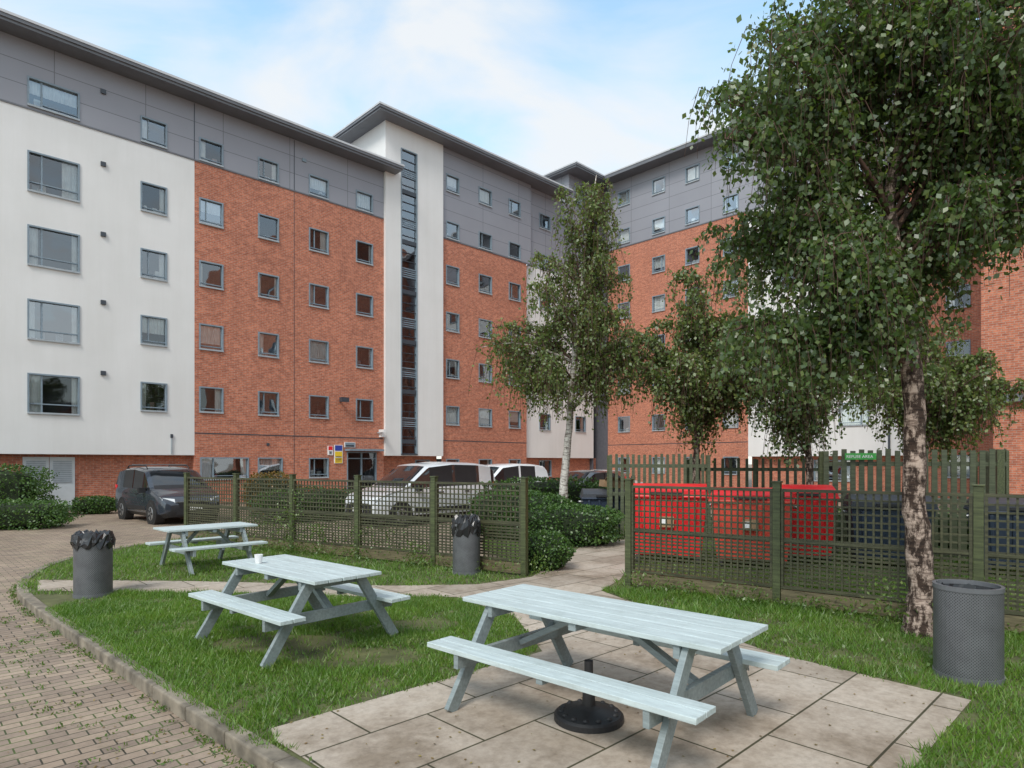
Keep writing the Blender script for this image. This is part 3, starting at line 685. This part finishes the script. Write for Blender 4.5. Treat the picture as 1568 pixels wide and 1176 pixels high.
# ---------------------------------------------------------------- vehicles
def vehicle(name,loc,rz,paint,L=4.4,W_=1.82,H=1.82,van=False,rails=True,low=False):
    e=empty(name,loc,rz)
    st=[(0,.30,.60,.64,.66),(.05,.24,.70,.74,.80),(.22,.2,.86,.90,.87),(.6,.2,.97,1.02,.90),(.98,.2,1.06,1.12,.91),
        (1.12,.2,1.07,1.24,.91),(1.72,.2,1.09,1.70,.91),(1.80,.2,1.09,1.74,.91),(2.62,.2,1.11,1.82,.91),(2.72,.2,1.11,1.82,.91),
        (3.55,.2,1.12,1.80,.91),(3.66,.2,1.12,1.79,.91),(4.15,.2,1.12,1.73,.90),(4.27,.22,1.11,1.60,.89),(4.36,.26,1.05,1.10,.88),(4.4,.32,.6,.66,.85)]
    if low: st=[(0,.3,.55,.6,.66),(.06,.24,.64,.68,.78),(.3,.2,.78,.82,.84),(.9,.2,.88,.93,.86),(1.2,.2,.92,1.0,.87),(1.32,.2,.93,1.06,.87),(1.95,.2,.95,1.38,.87),(2.03,.2,.95,1.41,.87),(2.6,.2,.96,1.45,.87),(2.68,.2,.96,1.45,.87),(3.3,.2,.97,1.41,.87),(3.4,.2,.97,1.39,.87),(3.75,.2,.97,1.26,.86),(4.0,.22,.97,1.10,.85),(4.2,.26,.9,.95,.84),(4.3,.32,.55,.6,.8)]
    sc=L/st[-1][0]; m=MB(); rings=[]; top=1.82 if not low else 1.45; kk=H/top
    for (x,zb,zl,zt,w) in st:
        x=L/2-x*sc; zl*=kk; zt*=kk; w*=W_/1.82; hgt=(zt-zl)
        wr=w-.02-.30*min(.6,hgt)*.62
        sec=[(w*.85,zb),(w*.985,zb+.12),(w*1.0,(zb+zl)*.5),(w*.99,zl-.06),(w*.955,zl),(wr+.02,zt-min(.07,hgt*.3)),(wr-.10,zt-.004),(wr*.5,zt+.02*min(1,hgt*2))]
        ring=[(x,y,z) for y,z in sec]+[(x,-y,z) for y,z in sec[::-1]]
        rings.append(len(m.v)); m.v+=ring
    n=16; p=m.m(paint); gk=m.m('carglass'); bk=m.m('black'); pil={5,7,9,11}
    for i in range(len(rings)-1):
        cab=(6<=i<=12)
        for j in range(n):
            j2=(j+1)%n; mt=p
            if j in(4,10):
                if i==5: mt=gk
                elif cab and i not in pil and not(van and i>=8): mt=gk
                elif cab and i in (7,9): mt=bk
            if j in(6,7,8) and i==5: mt=gk
            if j in(6,7,8) and i==4: mt=bk
            if j in(6,7,8) and i==13 and not low and not van: mt=gk
            if j in(6,7,8) and low and i in(12,): mt=gk
            if j in (0,14,15): mt=bk
            m.f.append((rings[i]+j,rings[i]+j2,rings[i+1]+j2,rings[i+1]+j)); m.mi.append(mt)
    m.f.append(tuple(rings[0]+j for j in range(n))); m.mi.append(bk); m.f.append(tuple(rings[-1]+j for j in range(n))[::-1]); m.mi.append(p)
    ob=m.build('body',e,smooth=True,recalc=True); es=ob.modifiers.new('split','EDGE_SPLIT'); es.split_angle=math.radians(32)
    m=MB(); Wh=W_/2; wb=(L/2-.82,-L/2+.82)
    for x in wb:
        for s in(-1,1):
            m.tube([(x,s*(Wh-.24),.33),(x,s*(Wh+.008),.33)],[.40,.40],26,'black')
            m.tube([(x,s*(Wh-.2),.32),(x,s*(Wh+.012),.32),(x,s*(Wh+.02),.32)],[.32,.32,.29],26,'tyre')
            m.tube([(x,s*(Wh+.018),.32),(x,s*(Wh+.03),.32)],[.205,.18],20,'hub')
            for q in range(5):
                a=q*1.2566; m.beam((x+.05*math.cos(a),s*(Wh+.034),.32+.05*math.sin(a)),(x+.18*math.cos(a),s*(Wh+.034),.32+.18*math.sin(a)),.012,.05,'black',up=(math.sin(a),0,-math.cos(a)))
    m.build('wheels',e)
    m=MB(); f=L/2; zz=.72*kk
    for s in(-1,1):
        m.hexa([(f-.03,s*.52,zz-.02),(f-.16,s*.84*Wh/.91,zz),(f-.32,s*.86*Wh/.91,zz+.02),(f-.2,s*.52,zz),(f-.06,s*.52,zz+.10),(f-.19,s*.83*Wh/.91,zz+.14),(f-.33,s*.85*Wh/.91,zz+.15),(f-.2,s*.52,zz+.10)],'lamp')
        m.hexa([(f-.02,s*.5,.42),(f-.08,s*.74,.42),(f-.2,s*.74,.42),(f-.2,s*.5,.42),(f-.0,s*.5,.5),(f-.06,s*.74,.5),(f-.2,s*.74,.5),(f-.2,s*.5,.5)],'lamp')
        m.box((L/2-1.45,s*(Wh-.02),1.0*kk),(L/2-1.33,s*(Wh+.17),1.17*kk),'black')
        m.box((-L/2+.02,s*(Wh-.14),.85*kk),(-L/2+.18,s*(Wh-.045),1.2*kk),'red')
        m.box((-L/2+1.25,s*(Wh-.005),.40),(L/2-1.3,s*(Wh+.012),.52),'black')
        for x in (-.05,-1.05): m.box((x,s*(Wh-.03),.93*kk),(x+.18,s*(Wh+.012),.96*kk),'black')
    m.box((f-.06,-.42,.52),(f+.015,.42,.66),'black'); m.box((f-.06,-.5,.3),(f+.012,.5,.42),'black')
    m.box((f+.016,-.26,.43),(f+.03,.26,.54),'plate'); m.box((-f-.03,-.26,.62),(-f-.012,.26,.73),'yellow')
    m.box((f-.05,-.5,.665),(f+.01,.5,.685),'hub')
    if rails:
        for s in(-1,1):
            m.tube([(L/2-1.95,s*.62,H-.04),(L/2-2.1,s*.62,H+.06),(-L/2+.6,s*.62,H+.06),(-L/2+.45,s*.62,H-.04)],[.018]*4,8,'black')
        for x in(L/2-2.3,-L/2+1.0): m.beam((x,-.66,H+.085),(x,.66,H+.085),.05,.03,'hub')
    m.build('trim',e)
    return e
hb=math.atan2(-.7145,.6996); ha=math.atan2(-.6996,-.7145)
vehicle('parked_car',(-11.05,20.6,GZ),math.radians(-42),'darkpaint',4.2,1.80,1.68)
vehicle('parked_van',(-2.75,20.0,GZ),ha,'silver',4.6,1.9,1.84,rails=False)
vehicle('parked_van',(-.6,25.0,GZ),ha,'whitepaint',4.3,1.8,1.78,van=True,rails=False)
vehicle('parked_car',(2.9,26.5,GZ),ha,'darkpaint',4.3,1.75,1.5,rails=False,low=True)
vehicle('parked_car',(4.6,30.5,GZ),hb,'silver',4.2,1.75,1.48,rails=False,low=True)

# ---------------------------------------------------------------- hedges
def leafy(name,shapes,n,size,mat):
    allp=[];alln=[]; m=MB()
    tot=sum(s[3]*s[4]+s[5]*(s[3]+s[4]) for s in shapes)
    for (cx,cy,z0,rx,ry,h,rot,pw) in shapes:
        k=int(n*(rx*ry+h*(rx+ry))/tot); d=norm(rng.normal(size=(k,3)))
        q=(np.abs(d)**pw).sum(1)**(-1/pw); p=d*q[:,None]
        lump=1+.06*np.sin(p[:,0]*rx*7+1)*np.sin(p[:,1]*ry*6)+.05*np.sin(p[:,2]*h*8+p[:,0]*rx*4)
        rr=lump*rng.uniform(.88,1.04,k)
        P=np.stack([p[:,0]*rx*rr,p[:,1]*ry*rr,(p[:,2]*rr)*h/2],1); c,s=math.cos(rot),math.sin(rot)
        X=P[:,0]*c-P[:,1]*s+cx; Y=P[:,0]*s+P[:,1]*c+cy; Z=np.maximum(P[:,2]+h/2+z0,z0)
        allp.append(np.stack([X,Y,Z],1)); alln.append(d)
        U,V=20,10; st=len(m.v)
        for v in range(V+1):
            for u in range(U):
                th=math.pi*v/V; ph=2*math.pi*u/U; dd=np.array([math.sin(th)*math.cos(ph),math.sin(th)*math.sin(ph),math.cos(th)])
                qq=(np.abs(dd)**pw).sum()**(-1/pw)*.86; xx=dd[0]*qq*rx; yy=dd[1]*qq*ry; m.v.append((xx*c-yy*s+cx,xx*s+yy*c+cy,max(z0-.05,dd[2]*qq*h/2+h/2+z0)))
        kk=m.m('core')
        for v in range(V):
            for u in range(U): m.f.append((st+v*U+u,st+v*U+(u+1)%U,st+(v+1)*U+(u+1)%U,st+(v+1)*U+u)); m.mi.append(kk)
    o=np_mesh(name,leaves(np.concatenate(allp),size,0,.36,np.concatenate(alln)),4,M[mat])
    i=m.build('dark_core'); i.parent=o; return o  # solid dark core added inside the leaf shell, no branches modelled
leafy('hedge',[(1.05,14.0,0,1.25,.7,.80,-.55,4),(.2,14.9,0,1.1,.8,1.05,-.5,4)],15000,.06,'hedge')
leafy('hedge',[(.9,19.3,0,1.9,.7,1.25,.5,4),(3.0,20.5,0,1.2,.7,1.1,.5,4)],8000,.08,'hedge')
leafy('bush',[(.55,10.55,0,.42,.40,.62,0,2.3)],3500,.045,'hedge')
leafy('hedge',[(-15.0,17.9,GZ,2.4,.8,.75,.1,5)],9000,.07,'hedge')
leafy('hedge',[(-18.6,21.1,GZ,3.0,.8,1.7,.15,5)],11000,.08,'hedge')
leafy('bush',[(-14.9,23.0,GZ,.7,.45,.62,.3,2.6)],2500,.07,'hedge')
leafy('bush',[(-8.3,22.2,GZ,.95,.6,1.5,.0,2.3)],4000,.07,'bush')
leafy('hedge',[(-6.3,20.2,GZ,1.7,.6,1.0,.6,3.5)],5000,.07,'hedge')
leafy('hedge',[(9.5,12.6,0,4.5,.6,.75,-.5,4)],9000,.07,'hedge')

# ---------------------------------------------------------------- trees
def bez(p,q,bend,n=7):
    c=p.lerp(q,.5)+bend; return [(p.lerp(c,t)).lerp(c.lerp(q,t),t) for t in [i/(n-1) for i in range(n)]]
def tree(name,trunk,rad,ell,nl,ns,nleaf,lsize,lmat,bmat,z0,droop=.7,sides=14,limbmat=None):
    limbmat=limbmat or bmat
    e=empty(name,trunk[0]); o0=Vector(trunk[0]); m=MB()
    tp=[Vector(t)-o0 for t in trunk]
    pts=[];rr=[]
    for i in range(len(tp)-1):
        for j in range(6):
            t=j/6; p=tp[i].lerp(tp[i+1],t); r=rad[i]*(1-t)+rad[i+1]*t
            pts.append(p+Vector((random.uniform(-1,1),random.uniform(-1,1),0))*r*.12); rr.append(r*random.uniform(.93,1.08))
    pts.append(tp[-1]); rr.append(rad[-1]); rr[0]*=1.4
    m.tube(pts,rr,sides,bmat); m.build('trunk',e,smooth=True)
    wts=np.array([a[3]*a[4]*a[5]*a[6] for a in ell]); wts/=wts.sum()
    limbs=MB(); tw=MB(); L=[]
    for i in range(nl):
        k=rng.choice(len(ell),p=wts); c=ell[k]; d=norm(rng.normal(size=(1,3)))[0]*rng.uniform(.35,1)**.6
        end=Vector((c[0]+d[0]*c[3],c[1]+d[1]*c[4],c[2]+d[2]*c[5]))-o0
        zs=max(z0,min(end.z-random.uniform(.2,1.2)*(.5+.1*end.z),pts[-1].z-.2))
        st=min(range(len(pts)),key=lambda a:abs(pts[a].z-zs)); s=pts[st]; r0=max(.012,rr[st]*random.uniform(.28,.5))
        dist=(end-s).length; b=bez(s,end,Vector((0,0,.22*dist)),8)
        b=[b[0]]+[q+Vector([random.uniform(-.05,.05)*dist*.35 for _ in range(3)]) for q in b[1:-1]]+[b[-1]]
        limbs.tube(b,[r0*(1-.88*(t/7)) for t in range(8)],6,'twig' if r0<.03 else limbmat); L.append((b,dist))
    pos=[]; tot=sum(l[1] for l in L)
    for b,dist in L:
        for _ in range(max(3,int(ns*dist/tot*nl))):
            t=random.uniform(.22,1)**.8*6.99; i=int(t); q=b[i].lerp(b[i+1],t-i)
            a=random.uniform(0,6.283); ln=random.uniform(.1,.6)*(.35+.09*dist)*min(droop,.85)*1.3
            s=q+Vector((math.cos(a)*ln,math.sin(a)*ln,random.uniform(-.05,.25)*min(droop,.8)))
            dl=random.uniform(.2,1.0)*droop; e2=s+Vector((math.cos(a)*dl*.25+random.uniform(-.06,.06),math.sin(a)*dl*.25,-dl))
            P=[q,q.lerp(s,.5)+Vector((0,0,.05)),s,s.lerp(e2,.5)+Vector((math.cos(a),math.sin(a),0))*.04,e2]
            tw.tube(P,[.006,.005,.004,.003,.002] if lsize<.07 else [.009,.007,.006,.005,.004],3,'twig',cap=False)
            for _ in range(int(nleaf*random.uniform(.5,1.4))):
                u=random.uniform(.25,1)*3.999; i2=int(u); w=P[i2].lerp(P[i2+1],u-i2); pos.append((w.x+random.gauss(0,.045),w.y+random.gauss(0,.045),w.z+random.gauss(0,.03)))
    limbs.build('limbs',e,smooth=True); tw.build('twigs',e)
    np_mesh('foliage',leaves(np.array(pos),lsize,.7,.36),4,M[lmat],e); return e
tree('birch_tree',[(4.14,6.55,0),(4.17,6.55,.5),(4.09,6.55,1.4),(4.10,6.55,2.4),(3.98,6.55,3.4),(3.86,6.6,4.4),(4.1,6.6,6.0),(4.25,6.6,8.2)],[.14,.12,.11,.10,.085,.055,.035,.012],
  [(3.65,6.6,4.8,1.95,1.7,1.45,1.3),(4.5,6.6,6.6,2.0,1.8,1.6,.9),(2.85,6.4,3.3,1.1,1.0,.7,2.6),(5.4,6.4,4.9,1.35,1.4,.95,1.1),(2.8,6.5,5.9,.8,.9,.9,1.1)],104,38,29,.062,'leaf','bark',2.8,.75,limbmat='bark_up')
tree('birch_tree',[(1.33,16,0),(1.28,16,1.2),(1.42,16,2.6),(1.6,16,5),(1.85,16,7.2),(2.1,16,8.9)],[.12,.10,.085,.06,.035,.008],
  [(1.35,16,4.6,2.45,1.9,1.3,1.2),(1.6,16,6.4,1.7,1.4,1.2,1.2),(1.9,16,8.0,.95,.9,1.1,1.3)],72,23,19,.082,'leaf2','bark2',2.4,1.15)
tree('birch_tree',[(4.3,14.9,0),(4.25,14.9,1.5),(4.3,14.9,3),(4.5,14.9,6.0)],[.09,.08,.06,.01],[(4.3,14.9,4.1,1.9,1.5,1.5,1.2),(4.8,14.9,5.6,1.2,1.1,1.0,1)],52,26,20,.085,'leaf2','bark',2.0,1.0)
tree('birch_tree',[(6.2,13.4,0),(6.2,13.4,1.6),(6.1,13.4,3),(6.0,13.4,4.8)],[.08,.07,.05,.01],[(5.8,13.4,3.7,1.7,1.2,1.3,1.0)],38,25,20,.08,'leaf','bark',1.9,.95)
tree('birch_tree',[(9.6,15.0,0),(9.6,15.0,1.6),(9.7,15.0,3),(9.7,15.0,5.0)],[.09,.08,.06,.01],[(9.6,15.0,3.7,2.1,1.5,1.5,1.0)],40,26,19,.09,'leaf2','bark',2.0,.95)

# ---------------------------------------------------------------- light, sky, camera
sun_el=math.radians(48); sun_az=math.radians(202)
sd=bpy.data.lights.new('sun','SUN'); sd.energy=2.3; sd.angle=math.radians(18); sd.color=(1,.95,.89)
so=bpy.data.objects.new('sun',sd); col.objects.link(so)
dirv=Vector((math.sin(sun_az)*math.cos(sun_el),math.cos(sun_az)*math.cos(sun_el),math.sin(sun_el)))
so.rotation_euler=dirv.to_track_quat('Z','Y').to_euler()
w=bpy.data.worlds.new('World'); scene.world=w; w.use_nodes=True; nt=w.node_tree; nt.nodes.clear()
out=N(nt,'ShaderNodeOutputWorld'); bg=N(nt,'ShaderNodeBackground'); bg.inputs[1].default_value=.125
sk=N(nt,'ShaderNodeTexSky',sky_type='NISHITA'); sk.sun_disc=False; sk.sun_elevation=sun_el; sk.sun_rotation=sun_az; sk.air_density=1.0; sk.dust_density=.6; sk.ozone_density=1.5
tc=N(nt,'ShaderNodeTexCoord'); sp=N(nt,'ShaderNodeSeparateXYZ'); nt.links.new(tc.outputs['Generated'],sp.inputs[0])
mx=N(nt,'ShaderNodeMath',operation='MAXIMUM'); nt.links.new(sp.outputs[2],mx.inputs[0]); mx.inputs[1].default_value=0
ad=N(nt,'ShaderNodeMath',operation='ADD'); nt.links.new(mx.outputs[0],ad.inputs[0]); ad.inputs[1].default_value=.25
cb=N(nt,'ShaderNodeCombineXYZ')
for i in range(2):
    dv=N(nt,'ShaderNodeMath',operation='DIVIDE'); nt.links.new(sp.outputs[i],dv.inputs[0]); nt.links.new(ad.outputs[0],dv.inputs[1]); nt.links.new(dv.outputs[0],cb.inputs[i])
mp=N(nt,'ShaderNodeMapping'); mp.inputs['Location'].default_value=(.9,.55,0); mp.inputs['Scale'].default_value=(1,1.5,1); nt.links.new(cb.outputs[0],mp.inputs[0])
nz=N(nt,'ShaderNodeTexNoise'); nz.inputs['Scale'].default_value=1.9; nz.inputs['Detail'].default_value=8; nz.inputs['Roughness'].default_value=.5; nz.inputs['Distortion'].default_value=.5; nt.links.new(mp.outputs[0],nz.inputs[0])
cf=ramp(nt,nz.outputs['Fac'],[(.36,0.12),(.58,.93)])
hz=ramp(nt,sp.outputs[2],[(.25,.85),(.55,0.0)])
mm=N(nt,'ShaderNodeMath',operation='MAXIMUM'); nt.links.new(cf,mm.inputs[0]); nt.links.new(hz,mm.inputs[1])
skb=mix(nt,1.0,sk.outputs[0],(3.2,3.5,2.9),'MULTIPLY')
cc=mix(nt,mm.outputs[0],skb,(7.2,7.4,7.6))
nt.links.new(cc,bg.inputs[0]); nt.links.new(bg.outputs[0],out.inputs[0])
cam=bpy.data.cameras.new('camera'); co=bpy.data.objects.new('camera',cam); col.objects.link(co)
co.location=(0,0,1.75); co.rotation_euler=(math.pi/2,0,0); cam.sensor_width=36; cam.lens=985/1568*36; cam.shift_y=120/1568; cam.clip_end=2000; cam.clip_start=.05
scene.camera=co
scene.view_settings.view_transform='Standard'; scene.view_settings.look='None'; scene.view_settings.exposure=0
